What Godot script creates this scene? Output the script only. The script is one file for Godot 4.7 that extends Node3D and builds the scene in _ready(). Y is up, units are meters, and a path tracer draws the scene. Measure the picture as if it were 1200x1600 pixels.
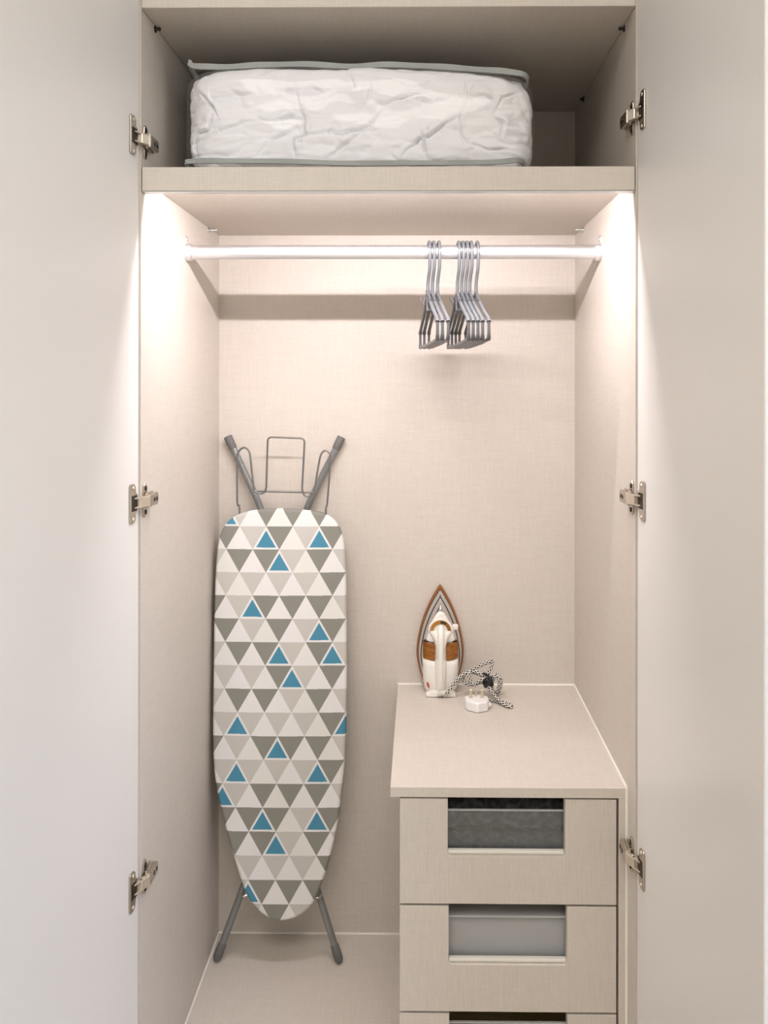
extends Node3D

# ------------------------------------------------------------------ mesh helpers
var mx := 1.0          # -1 mirrors what is being built (right-hand fittings)
var rng := RandomNumberGenerator.new()
var taken := {}
var M := {}

func mb() -> SurfaceTool:
	var st := SurfaceTool.new()
	st.begin(Mesh.PRIMITIVE_TRIANGLES)
	return st

# counter-clockwise seen from outside; g = smoothing group, -1 flat
func T(st: SurfaceTool, a: Vector3, b: Vector3, c: Vector3, g := -1, ua := Vector2.ZERO, ub := Vector2.ZERO, uc := Vector2.ZERO) -> void:
	if (b - a).cross(c - a).length_squared() < 1e-18:
		return
	st.set_smooth_group(g if g >= 0 else 4294967295)
	var m := Vector3(mx, 1, 1)
	st.set_uv(ua); st.add_vertex(a * m)
	if mx > 0:
		st.set_uv(uc); st.add_vertex(c * m)
		st.set_uv(ub); st.add_vertex(b * m)
	else:
		st.set_uv(ub); st.add_vertex(b * m)
		st.set_uv(uc); st.add_vertex(c * m)

func Q(st: SurfaceTool, a: Vector3, b: Vector3, c: Vector3, d: Vector3, g := -1, ua := Vector2.ZERO, ub := Vector2.ZERO, uc := Vector2.ZERO, ud := Vector2.ZERO) -> void:
	T(st, a, b, c, g, ua, ub, uc)
	T(st, a, c, d, g, ua, uc, ud)

func gx(n: Node) -> Transform3D:
	var t := Transform3D.IDENTITY
	while n is Node3D and n != self:
		t = n.transform * t
		n = n.get_parent()
	return t

func numbered(called: String) -> String:
	var k: int = taken.get(called, 0)
	taken[called] = k + 1
	return called if k == 0 else "%s_%03d" % [called, k]

# shapes are written in world metres; the mesh is placed under its parent so that it stays there
func commit(called: String, st: SurfaceTool, mat: Material, parent: Node = null) -> MeshInstance3D:
	st.generate_normals()
	var o := MeshInstance3D.new()
	o.mesh = st.commit()
	o.material_override = mat
	o.cast_shadow = GeometryInstance3D.SHADOW_CASTING_SETTING_ON
	if parent == null:
		o.name = numbered(called)
		add_child(o, true)
	else:
		o.name = called
		o.transform = gx(parent).affine_inverse()
		parent.add_child(o, true)
	return o

func tag(o: Node, label: String, category := "", group := "", kind := "") -> Node:
	if label: o.set_meta("label", label)
	if category: o.set_meta("category", category)
	if group: o.set_meta("group", group)
	if kind: o.set_meta("kind", kind)
	return o

func thing(called: String, at: Vector3, label: String, category: String, group := "") -> Node3D:
	var o := Node3D.new()
	o.name = numbered(called)
	o.position = at
	add_child(o, true)
	tag(o, label, category, group)
	return o

func struct(called: String, st: SurfaceTool, mat: Material, label: String, category: String) -> MeshInstance3D:
	var o := commit(called, st, mat)
	tag(o, label, category, "", "structure")
	return o

# box with chamfered edges, through xf
func bx(st: SurfaceTool, lo: Vector3, hi: Vector3, r := 0.0, xf := Transform3D.IDENTITY) -> void:
	var c := (lo + hi) / 2
	var h := (hi - lo) / 2
	r = minf(r, minf(h.x, minf(h.y, h.z)) * 0.9)
	var P := func(sx: float, sy: float, sz: float, ax: int) -> Vector3:
		var v := Vector3(sx * (h.x - (0.0 if ax == 0 else r)), sy * (h.y - (0.0 if ax == 1 else r)), sz * (h.z - (0.0 if ax == 2 else r)))
		return xf * (c + v)
	for s in [-1.0, 1.0]:
		var f: Array = [P.call(s, -1, -1, 0), P.call(s, 1, -1, 0), P.call(s, 1, 1, 0), P.call(s, -1, 1, 0)]
		if s < 0: f.reverse()
		Q(st, f[0], f[1], f[2], f[3])
		f = [P.call(-1, s, -1, 1), P.call(-1, s, 1, 1), P.call(1, s, 1, 1), P.call(1, s, -1, 1)]
		if s < 0: f.reverse()
		Q(st, f[0], f[1], f[2], f[3])
		f = [P.call(-1, -1, s, 2), P.call(1, -1, s, 2), P.call(1, 1, s, 2), P.call(-1, 1, s, 2)]
		if s < 0: f.reverse()
		Q(st, f[0], f[1], f[2], f[3])
	if r <= 0: return
	for s in [-1.0, 1.0]:
		for t in [-1.0, 1.0]:
			var q: Array = [P.call(s, t, -1, 0), P.call(s, t, 1, 0), P.call(s, t, 1, 1), P.call(s, t, -1, 1)]
			if s * t > 0: q.reverse()
			Q(st, q[0], q[1], q[2], q[3])
			q = [P.call(s, -1, t, 0), P.call(s, 1, t, 0), P.call(s, 1, t, 2), P.call(s, -1, t, 2)]
			if s * t < 0: q.reverse()
			Q(st, q[0], q[1], q[2], q[3])
			q = [P.call(-1, s, t, 1), P.call(1, s, t, 1), P.call(1, s, t, 2), P.call(-1, s, t, 2)]
			if s * t > 0: q.reverse()
			Q(st, q[0], q[1], q[2], q[3])
			for u in [-1.0, 1.0]:
				var k: Array = [P.call(s, t, u, 0), P.call(s, t, u, 1), P.call(s, t, u, 2)]
				if s * t * u < 0: k.reverse()
				T(st, k[0], k[1], k[2])

func box(lo: Vector3, hi: Vector3, r := 0.0) -> SurfaceTool:
	var st := mb()
	bx(st, lo, hi, r)
	return st

# rings of equal length joined by quads
func loft(st: SurfaceTool, rings: Array, g := 1, capped := true, uvs: Array = []) -> void:
	for i in rings.size() - 1:
		var a: PackedVector3Array = rings[i]
		var b: PackedVector3Array = rings[i + 1]
		var n := a.size()
		for k in n:
			var k2 := (k + 1) % n
			if uvs.size():
				var u0 := float(k) / n
				var u1 := float(k + 1) / n
				Q(st, a[k], a[k2], b[k2], b[k], g, Vector2(u0, uvs[i]), Vector2(u1, uvs[i]), Vector2(u1, uvs[i + 1]), Vector2(u0, uvs[i + 1]))
			else:
				Q(st, a[k], a[k2], b[k2], b[k], g)
	if capped:
		for e in [0, rings.size() - 1]:
			var r: PackedVector3Array = rings[e]
			var c := Vector3.ZERO
			for v in r: c += v
			c /= r.size()
			for k in r.size():
				if e == 0: T(st, r[(k + 1) % r.size()], r[k], c)
				else: T(st, r[k], r[(k + 1) % r.size()], c)

# swept round bar; radius a number or one per point
func tube(st: SurfaceTool, pts: Array, radius, n := 12, flat := 1.0) -> void:
	var rings := []
	var uvs := []
	var up := Vector3.UP
	var run := 0.0
	for i in pts.size():
		var d: Vector3
		if i == 0: d = pts[1] - pts[0]
		elif i == pts.size() - 1: d = pts[i] - pts[i - 1]
		else: d = (pts[i + 1] - pts[i]).normalized() + (pts[i] - pts[i - 1]).normalized()
		d = d.normalized()
		if i == 0 and absf(d.dot(up)) > 0.9: up = Vector3.RIGHT
		up = (up - d * up.dot(d)).normalized()
		var side := up.cross(d).normalized()
		var r: float = radius[i] if radius is Array else radius
		var ring := PackedVector3Array()
		for k in n:
			var a := TAU * k / n
			ring.append(pts[i] + side * (cos(a) * r) * flat - up * (-sin(a) * r))
		if i: run += pts[i].distance_to(pts[i - 1])
		uvs.append(run)
		rings.append(ring)
	# the ring must turn counter-clockwise seen along the path
	var a0: PackedVector3Array = rings[0]
	var way := (a0[1] - a0[0]).cross(a0[2] - a0[1]).dot(pts[1] - pts[0])
	if way < 0:
		for i in rings.size():
			var rr: PackedVector3Array = rings[i]
			rr.reverse()
			rings[i] = rr
	loft(st, rings, 1, true, uvs)

func cr(pts: Array, sub := 6, closed := false) -> Array:   # Catmull-Rom
	var out := []
	var n := pts.size()
	for i in (n if closed else n - 1):
		var p0 = pts[(i - 1 + n) % n] if closed else pts[maxi(i - 1, 0)]
		var p3 = pts[(i + 2) % n] if closed else pts[mini(i + 2, n - 1)]
		for k in sub:
			var t := float(k) / sub
			out.append(pts[i].cubic_interpolate(pts[(i + 1) % n], p0, p3, t))
	if not closed: out.append(pts[n - 1])
	return out

func bend(pts: Array, r: float, sub := 5) -> Array:   # a path with its corners rounded
	var out := [pts[0]]
	for i in range(1, pts.size() - 1):
		var a: Vector3 = pts[i - 1]
		var b: Vector3 = pts[i]
		var c: Vector3 = pts[i + 1]
		var l := minf(r, minf(a.distance_to(b), b.distance_to(c)) * 0.48)
		var p := b + (a - b).normalized() * l
		var q := b + (c - b).normalized() * l
		for k in sub + 1:
			var t := float(k) / sub
			out.append(p.lerp(b, t).lerp(b.lerp(q, t), t))
	out.append(pts[-1])
	return out

func arc(c: Vector2, r: float, a0: float, a1: float, n := 8) -> Array:
	var o := []
	for k in n + 1:
		var a := deg_to_rad(lerpf(a0, a1, float(k) / n))
		o.append(c + Vector2(cos(a), sin(a)) * r)
	return o

func inset(p: PackedVector2Array, d: float) -> PackedVector2Array:
	var o := PackedVector2Array()
	var n := p.size()
	for i in n:
		var e := (p[i] - p[(i - 1 + n) % n]).normalized()
		var f := (p[(i + 1) % n] - p[i]).normalized()
		var ne := Vector2(-e.y, e.x)
		var nf := Vector2(-f.y, f.x)
		var m := ne + nf
		m = m / maxf(m.length_squared() / 2.0, 0.25)
		o.append(p[i] + m * d)
	return o

# an outline in xy pulled from z0 to z1 with rounded front (and back) edges
func prism(st: SurfaceTool, outline: Array, z0: float, z1: float, r := 0.0, xf := Transform3D.IDENTITY, steps := 1, smooth := false, uvx := Transform2D.IDENTITY, round_back := true) -> void:
	var p := PackedVector2Array(outline)
	if Geometry2D.is_polygon_clockwise(p): p.reverse()
	var lev := []
	if r > 0 and round_back:
		for k in steps + 1:
			var a := PI / 2 * k / steps
			lev.append([r * (1 - sin(a)), z0 + r * (1 - cos(a))])
	else: lev.append([0.0, z0])
	if r > 0:
		for k in steps + 1:
			var a := PI / 2 * k / steps
			lev.append([r * (1 - cos(a)), z1 - r * (1 - sin(a))])
	else: lev.append([0.0, z1])
	var g := 1 if smooth else -1
	var n := p.size()
	for i in lev.size() - 1:
		var pa := inset(p, lev[i][0])
		var pb := inset(p, lev[i + 1][0])
		for k in n:
			var k2 := (k + 1) % n
			Q(st, xf * Vector3(pa[k].x, pa[k].y, lev[i][1]), xf * Vector3(pa[k2].x, pa[k2].y, lev[i][1]), xf * Vector3(pb[k2].x, pb[k2].y, lev[i + 1][1]), xf * Vector3(pb[k].x, pb[k].y, lev[i + 1][1]), g, uvx * pa[k], uvx * pa[k2], uvx * pb[k2], uvx * pb[k])
	for e in [0, lev.size() - 1]:
		var q := inset(p, lev[e][0])
		var tr := Geometry2D.triangulate_polygon(q)
		for k in range(0, tr.size(), 3):
			var v := [q[tr[k]], q[tr[k + 1]], q[tr[k + 2]]]
			if (v[1] - v[0]).cross(v[2] - v[0]) < 0: v.reverse()
			if e == 0: v.reverse()
			T(st, xf * Vector3(v[0].x, v[0].y, lev[e][1]), xf * Vector3(v[1].x, v[1].y, lev[e][1]), xf * Vector3(v[2].x, v[2].y, lev[e][1]), g, uvx * v[0], uvx * v[1], uvx * v[2])

# profile of (radius, height) turned round the y axis of xf
func lathe(st: SurfaceTool, prof: Array, n := 20, xf := Transform3D.IDENTITY) -> void:
	var rings := []
	for p in prof:
		var ring := PackedVector3Array()
		for k in n:
			var a := -TAU * k / n
			ring.append(xf * Vector3(cos(a) * p.x, p.y, sin(a) * p.x))
		rings.append(ring)
	loft(st, rings, 1, true)

func sgnpow(v: float, e: float) -> float:
	return signf(v) * pow(absf(v), e)

# soft block: superelliptic section pulled along x, each point pushed out by push(point, normal)
func puff(st: SurfaceTool, c: Vector3, h: Vector3, e: float, ends: float, nx: int, nr: int, push: Callable) -> void:
	# the section, its points evenly spaced
	var fine := PackedVector2Array()
	var run := PackedFloat32Array([0.0])
	for j in 1201:
		var a := TAU * j / 1200
		fine.append(Vector2(-sgnpow(cos(a), e), sgnpow(sin(a), e)))
		if j: run.append(run[j - 1] + ((fine[j] - fine[j - 1]) * Vector2(h.z, h.y)).length())
	var sec := PackedVector2Array()
	var at := 0
	for j in nr:
		var want := run[1200] * j / nr
		while run[at + 1] < want: at += 1
		sec.append(fine[at].lerp(fine[at + 1], (want - run[at]) / maxf(run[at + 1] - run[at], 1e-9)))
	var rings := []
	for i in nx + 1:
		var s := lerpf(-cos(PI * i / nx), -1.0 + 2.0 * i / nx, 0.7)
		var k := pow(maxf(1.0 - pow(absf(s), ends), 0.0), 1.0 / ends)
		var ring := PackedVector3Array()
		for q in sec:
			var p := c + Vector3(s * h.x, q.y * k * h.y, q.x * k * h.z)
			var nm := Vector3(sgnpow(s, ends - 1) / h.x, sgnpow(q.y, 2 / e - 1) / h.y, sgnpow(q.x, 2 / e - 1) / h.z).normalized()
			ring.append(p + nm * push.call(p, nm))
		rings.append(ring)
	loft(st, rings, 1, true)

# ------------------------------------------------------------------ materials
func mat(c: Color, rough := 0.5, metal := 0.0) -> StandardMaterial3D:
	var m := StandardMaterial3D.new()
	m.albedo_color = c
	m.roughness = rough
	m.metallic = metal
	return m

func rgb(r: float, g: float, b: float) -> Color:
	return Color(r / 255, g / 255, b / 255)

func linen(size: int, amount: float, seed_: int, up: float) -> Image:
	var h := PackedFloat32Array()
	h.resize(size * size)
	rng.seed = seed_
	for k in size * size: h[k] = rng.randf_range(-0.5, 0.5)
	for k in size * 13:
		var x := rng.randi() % size
		var y := rng.randi() % size
		var v := rng.randf_range(-1, 1)
		var vert := rng.randf() < up
		for i in rng.randi_range(12, 90):
			if vert: h[((y + i) % size) * size + x] += v
			else: h[y * size + (x + i) % size] += v
	var im := Image.create(size, size, false, Image.FORMAT_RGB8)
	for y in size:
		for x in size:
			var v := (h[y * size + x] * 2 + h[y * size + (x + 1) % size] + h[((y + 1) % size) * size + x]) / 4.0
			var t := clampf(0.93 + v * amount, 0, 1)
			im.set_pixel(x, y, Color(t, t * 0.997, t * 0.99))
	return im

func tri_mat(tex: Texture2D, c: Color, rough: float, scale: float) -> StandardMaterial3D:
	var m := mat(c, rough)
	m.albedo_texture = tex
	m.uv1_triplanar = true
	m.uv1_world_triplanar = true
	m.uv1_scale = Vector3.ONE * scale
	return m

func cover_image() -> Image:   # the printed triangles of the ironing-board cover
	var rows := "lblwdwdwdwl wdwlbdwlbdw lwdwdblwdwl wlwlwlwlwdw dwlbdwdwdwl wdwlwdwlbdw lwdwdblwdbl wlwlwdblwdw lwdwdwlwdwl wlblwlwlwdb dwlwdbdwdwl wlblwlwlbdw dblwdwdwdwl wdwdbdwlbdw lwdwdblwdwl wlwlwlwlwdw lwlbdwdwdwl wwwlwdwlwww wdwdwdwdwdw".split(" ")
	var tone := {"w": rgb(229, 228, 227), "d": rgb(138, 137, 129), "l": rgb(197, 194, 188), "b": rgb(75, 140, 168)}
	var wpx := 560
	var hpx := 1600
	var im := Image.create(wpx, hpx, false, Image.FORMAT_RGB8)
	rng.seed = 5
	var w := 0.0577
	var rh := 0.04933
	for py in hpx:
		var v := 0.9 * (1.0 - (py + 0.5) / hpx)
		for px in wpx:
			var x := -0.16 + 0.32 * (px + 0.5) / wpx + 0.0095 + 0.0022 * sin(v * 9.0) * 0.4
			var vv := v + 0.0012 * cos(x * 11.0) - 0.0012
			var f := (0.8737 - vv) / rh          # row number from the top; rows meet at whole numbers
			var r := floori(f)
			var t := f - r                         # 0 at the row's top, 1 at its base
			var hs := x / (w / 2)
			# in row r the up triangles have their tip over half-steps of the row's own parity
			var par := posmod(r, 2)
			var h0 := roundi((hs - par) / 2.0) * 2 + par
			var d := absf(hs - h0)                 # 0 under the tip, 1 between two tips
			var up := d < t
			var h := h0 if up else (h0 + (1 if hs > h0 else -1))
			var ch := "w"
			if r >= 0 and r < rows.size(): ch = rows[r][clampi(h + 5, 0, 10)]
			var col: Color = tone.get(ch, tone["w"])
			if ch == "b":
				# a white border inside the blue triangle
				var edge := minf((t - d) * w / 2 * 0.86, (1.0 - t) * rh)
				if edge < 0.0042: col = tone["w"]
			elif ch == "w" and (h * 7 + r * 5) % 6 == 0: col = rgb(226, 225, 220)
			elif ch == "l" and (h * 5 + r * 3) % 4 == 0: col = rgb(201, 198, 191)
			var n := 1.0 + rng.randf_range(-0.012, 0.012) + 0.008 * (((px + py) % 3) - 1)
			im.set_pixel(px, py, Color(clampf(col.r * n, 0, 1), clampf(col.g * n, 0, 1), clampf(col.b * n, 0, 1)))
	return im

func cord_image() -> Image:   # black flecks braided into a white sleeve
	var im := Image.create(32, 32, false, Image.FORMAT_RGB8)
	for y in 32:
		for x in 32:
			var a := posmod(x + y, 16) < 11
			var b := posmod(x - y, 16) < 11
			im.set_pixel(x, y, rgb(22, 21, 22) if a and b else rgb(238, 234, 226))
	return im

func wood_image() -> Image:
	var im := Image.create(128, 128, false, Image.FORMAT_RGB8)
	var nz := FastNoiseLite.new()
	nz.seed = 3
	nz.frequency = 0.02
	for y in 128:
		for x in 128:
			var v := nz.get_noise_2d(x * 0.8, y * 6.0) * 0.5 + nz.get_noise_2d(x * 2.0, y * 22.0) * 0.35
			var c := rgb(168, 106, 38).lerp(rgb(98, 56, 16), clampf(v + 0.35, 0, 1))
			im.set_pixel(y, x, c)
	return im

func fluff_image(size: int, seed_: int, freq: float, lo: float, hi: float) -> Image:
	var nz := FastNoiseLite.new()
	nz.seed = seed_
	nz.frequency = freq
	nz.fractal_octaves = 4
	var im := nz.get_seamless_image(size, size)
	im.convert(Image.FORMAT_RGB8)
	for y in size:
		for x in size:
			var t := lerpf(lo, hi, im.get_pixel(x, y).r)
			im.set_pixel(x, y, Color(t, t, t))
	return im

func make_materials() -> void:
	var lin := ImageTexture.create_from_image(linen(512, 0.025, 11, 0.5))
	var lin_v := ImageTexture.create_from_image(linen(512, 0.025, 12, 0.8))
	M.laminate = tri_mat(lin, rgb(224, 216, 207), 0.5, 4.2)
	M.laminate_drawer = tri_mat(lin_v, rgb(224, 216, 207), 0.5, 4.2)
	M.lacquer = mat(rgb(229, 227, 224), 0.32)
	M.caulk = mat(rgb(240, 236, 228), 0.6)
	M.plaster = mat(rgb(226, 223, 218), 0.8)
	M.oak = mat(rgb(204, 188, 166), 0.5)
	M.alu = mat(rgb(225, 226, 230), 0.28, 0.9)
	M.nickel = mat(rgb(196, 188, 178), 0.24, 1.0)
	M.nickel_light = mat(rgb(226, 216, 202), 0.32, 0.8)
	M.nickel_dark = mat(rgb(44, 40, 38), 0.4, 0.6)
	M.chrome = mat(rgb(226, 226, 228), 0.1, 1.0)
	M.satin = mat(rgb(206, 201, 195), 0.32, 0.75)
	M.copper = mat(rgb(172, 116, 74), 0.3, 0.75)
	M.tube_grey = mat(rgb(136, 138, 138), 0.35, 0.4)
	M.rubber = mat(rgb(104, 104, 103), 0.6)
	M.wire = mat(rgb(128, 127, 125), 0.35, 0.7)
	M.hanger = mat(rgb(94, 96, 99), 0.38)
	M.white_plastic = mat(rgb(236, 233, 226), 0.3)
	M.plug_plastic = mat(rgb(238, 236, 235), 0.35)
	M.brass = mat(rgb(205, 196, 172), 0.35, 0.8)
	M.dial = mat(rgb(178, 128, 62), 0.35, 0.3)
	M.black = mat(rgb(26, 25, 25), 0.5)
	M.red = mat(rgb(178, 66, 46), 0.4)
	M.grommet = mat(rgb(206, 202, 194), 0.4)
	M.quilt = mat(rgb(241, 241, 245), 0.8)
	M.binding = mat(rgb(158, 163, 161), 0.55)
	M.vinyl = mat(Color(0.95, 0.97, 0.97, 0.03), 0.06)
	M.vinyl.metallic_specular = 0.32
	M.vinyl.transparency = BaseMaterial3D.TRANSPARENCY_ALPHA
	M.glass = mat(Color(0.80, 0.83, 0.84, 0.07), 0.04)
	M.glass.transparency = BaseMaterial3D.TRANSPARENCY_ALPHA
	M.glass_edge = mat(rgb(206, 210, 210), 0.25)
	M.window_glass = mat(Color(0.95, 0.97, 0.98, 0.05), 0.02)
	M.window_glass.transparency = BaseMaterial3D.TRANSPARENCY_ALPHA
	M.towel = tri_mat(ImageTexture.create_from_image(fluff_image(256, 4, 0.03, 0.10, 1.0)), rgb(98, 98, 107), 0.95, 7.0)
	M.grey_cloth = mat(rgb(176, 176, 178), 0.85)
	M.drawer_inside = mat(rgb(196, 182, 146), 0.6)
	M.cover = mat(Color.WHITE, 0.85)
	M.cover.albedo_texture = ImageTexture.create_from_image(cover_image())
	M.wood = mat(Color.WHITE, 0.4)
	M.wood.albedo_texture = ImageTexture.create_from_image(wood_image())
	M.cord = mat(Color.WHITE, 0.8)
	M.cord.albedo_texture = ImageTexture.create_from_image(cord_image())
	M.cord.uv1_scale = Vector3(2, 54, 1)
	M.led = mat(Color.WHITE, 0.5)
	M.led.emission_enabled = true
	M.led.emission = Color(1.0, 0.97, 0.98)
	M.led.emission_energy_multiplier = 2.0
	M.lamp = mat(Color.WHITE, 0.5)
	M.lamp.emission_enabled = true
	M.lamp.emission = Color(1.0, 0.98, 0.95)
	M.lamp.emission_energy_multiplier = 1.5

# ------------------------------------------------------------------ things
func added_panel_lamp(at: Vector3, size: Vector2, energy: float, col: Color) -> void:
	var t := thing("added_ceiling_light", at, "added flat square ceiling light panel in the bedroom behind the viewpoint", "light")  # added lamp, out of view, put in to light the wardrobe
	commit("light_frame", box(at + Vector3(-size.x / 2 - 0.02, -0.03, -size.y / 2 - 0.02), at + Vector3(size.x / 2 + 0.02, 0, size.y / 2 + 0.02), 0.004), M.plaster, t)
	commit("light_diffuser", box(at + Vector3(-size.x / 2, -0.036, -size.y / 2), at + Vector3(size.x / 2, -0.03, size.y / 2)), M.lamp, t)
	var l := AreaLight3D.new()
	l.name = "panel_glow"
	l.area_size = size
	l.position = at + Vector3(0, -0.042, 0)
	l.rotation.x = -PI / 2
	l.light_energy = energy
	l.light_color = col
	l.area_range = 12.0
	l.area_attenuation = 2.0
	l.shadow_enabled = true
	add_child(l)

func make_hinge(y: float, s: float, parent: Node) -> void:
	# written for the left wall (inside face at x = -0.4) and mirrored for the right one
	mx = -s
	var ang := deg_to_rad(6.0)
	var w := Vector3(-0.4, y, 0)
	var o := w + Vector3(-0.0025, 0, 0.0035)
	var d := Vector3(-sin(ang), 0, cos(ang))
	var n := Vector3(cos(ang), 0, sin(ang))
	var px := Transform3D(Basis(Vector3.UP, d, n), o)
	var wall := Transform3D(Basis(Vector3(0, 0, -1), Vector3.UP, Vector3(1, 0, 0)), w)   # x into the cabinet, y up, z off the wall
	# hinge arm: the channel on the cabinet side
	var st := mb()
	prism(st, [Vector2(0.003, -0.0095), Vector2(0.043, -0.0105), Vector2(0.048, -0.007), Vector2(0.048, 0.007), Vector2(0.043, 0.0105), Vector2(0.003, 0.0095)], 0.0055, 0.0150, 0.0015, wall, 2)
	bx(st, Vector3(0.006, -0.0130, 0.0055), Vector3(0.040, 0.0130, 0.0085), 0.0008, wall)
	var hinge := commit("hinge", st, M.nickel, parent)
	st = mb()   # the link that leaves the cup
	var a := o + d * 0.021 + n * 0.001
	var b := w + Vector3(0.0105, 0, -0.0035)
	var dir := (b - a).normalized()
	var link := Transform3D(Basis(dir, Vector3.UP, dir.cross(Vector3.UP)), a)
	var ln := a.distance_to(b)
	bx(st, Vector3(ln * 0.45, -0.0085, -0.0045), Vector3(ln, 0.0085, 0.0035), 0.001, link)
	bx(st, Vector3(0.0, 0.0065, -0.003), Vector3(ln * 0.6, 0.0085, 0.0032), 0.0005, link)
	bx(st, Vector3(0.0, -0.0085, -0.003), Vector3(ln * 0.6, -0.0065, 0.0032), 0.0005, link)
	bx(st, Vector3(ln - 0.001, -0.0105, -0.006), Vector3(ln + 0.002, 0.0105, 0.004), 0.0005, link)
	tag(commit("hinge_link", st, M.nickel_light, hinge), "bright link between cup and arm")
	st = mb()   # flange plate on the door
	var pl := [Vector2(-0.0315, 0.034), Vector2(-0.029, 0.036), Vector2(0.029, 0.036), Vector2(0.0315, 0.034), Vector2(0.0315, 0.0225), Vector2(0.027, 0.0165), Vector2(0.019, 0.0155)]
	pl += arc(Vector2(0, 0.0215), 0.0175, -25, -155, 12)
	pl += [Vector2(-0.019, 0.0155), Vector2(-0.027, 0.0165), Vector2(-0.0315, 0.0225)]
	prism(st, pl, 0.0, 0.0028, 0.0008, px, 2)
	commit("cup_plate", st, M.nickel, hinge)
	st = mb()
	prism(st, [Vector2(-0.0125, 0.013), Vector2(0.0125, 0.013), Vector2(0.0125, 0.031), Vector2(-0.0125, 0.031)], 0.0025, 0.0033, 0.0, px)  # raised dark plate, its colour stands for shade inside the cup
	commit("cup_shade", st, M.nickel_dark, hinge)
	st = mb()   # plate on the side wall with its two wings
	prism(st, [Vector2(0.006, 0.012), Vector2(0.008, 0.024), Vector2(0.012, 0.0275), Vector2(0.018, 0.0275), Vector2(0.021, 0.024), Vector2(0.025, 0.012), Vector2(0.044, 0.011), Vector2(0.044, -0.011), Vector2(0.025, -0.012), Vector2(0.021, -0.024), Vector2(0.018, -0.0275), Vector2(0.012, -0.0275), Vector2(0.008, -0.024), Vector2(0.006, -0.012)], 0.0, 0.0035, 0.001, wall, 2)
	bx(st, Vector3(0.012, -0.010, 0.003), Vector3(0.040, 0.010, 0.006), 0.001, wall)
	commit("mounting_plate", st, M.nickel, hinge)
	var up := Basis(Vector3(1, 0, 0), Vector3(0, 0, 1), Vector3(0, -1, 0))
	for q in [-1, 1]:
		st = mb()
		lathe(st, [Vector2(0.0042, 0), Vector2(0.0042, 0.001), Vector2(0.003, 0.0018)], 14, wall * Transform3D(up, Vector3(0.0145, 0.0195 * q, 0.0034)))
		commit("screw", st, M.nickel_dark, hinge)
		st = mb()
		lathe(st, [Vector2(0.003, 0), Vector2(0.003, 0.0008), Vector2(0.0018, 0.0013)], 12, px * Transform3D(up, Vector3(0.025 * q, 0.0255, 0.0028)))
		commit("screw", st, M.nickel_light, hinge)
	for q in [0.026, 0.039]:
		st = mb()
		lathe(st, [Vector2(0.0036, 0), Vector2(0.0036, 0.0006), Vector2(0.0022, 0.0009)], 12, wall * Transform3D(up, Vector3(q, 0, 0.0149)))
		commit("screw", st, M.nickel_dark, hinge)
	mx = 1.0

func make_door(s: float, ys: Array, label: String, called: String) -> void:
	mx = -s
	var ang := deg_to_rad(6.6)
	var d := Vector3(-sin(ang), 0, cos(ang))
	var n := Vector3(cos(ang), 0, sin(ang))
	var st := mb()
	bx(st, Vector3(-0.06, 0.0, -0.018), Vector3(2.27, 0.408, 0.0), 0.0012, Transform3D(Basis(Vector3.UP, d, n), Vector3(-0.4025, 0, 0.0035)))
	mx = 1.0
	var o := struct(called, st, M.lacquer, label, "door")
	for y in ys: make_hinge(y, s, o)

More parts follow.
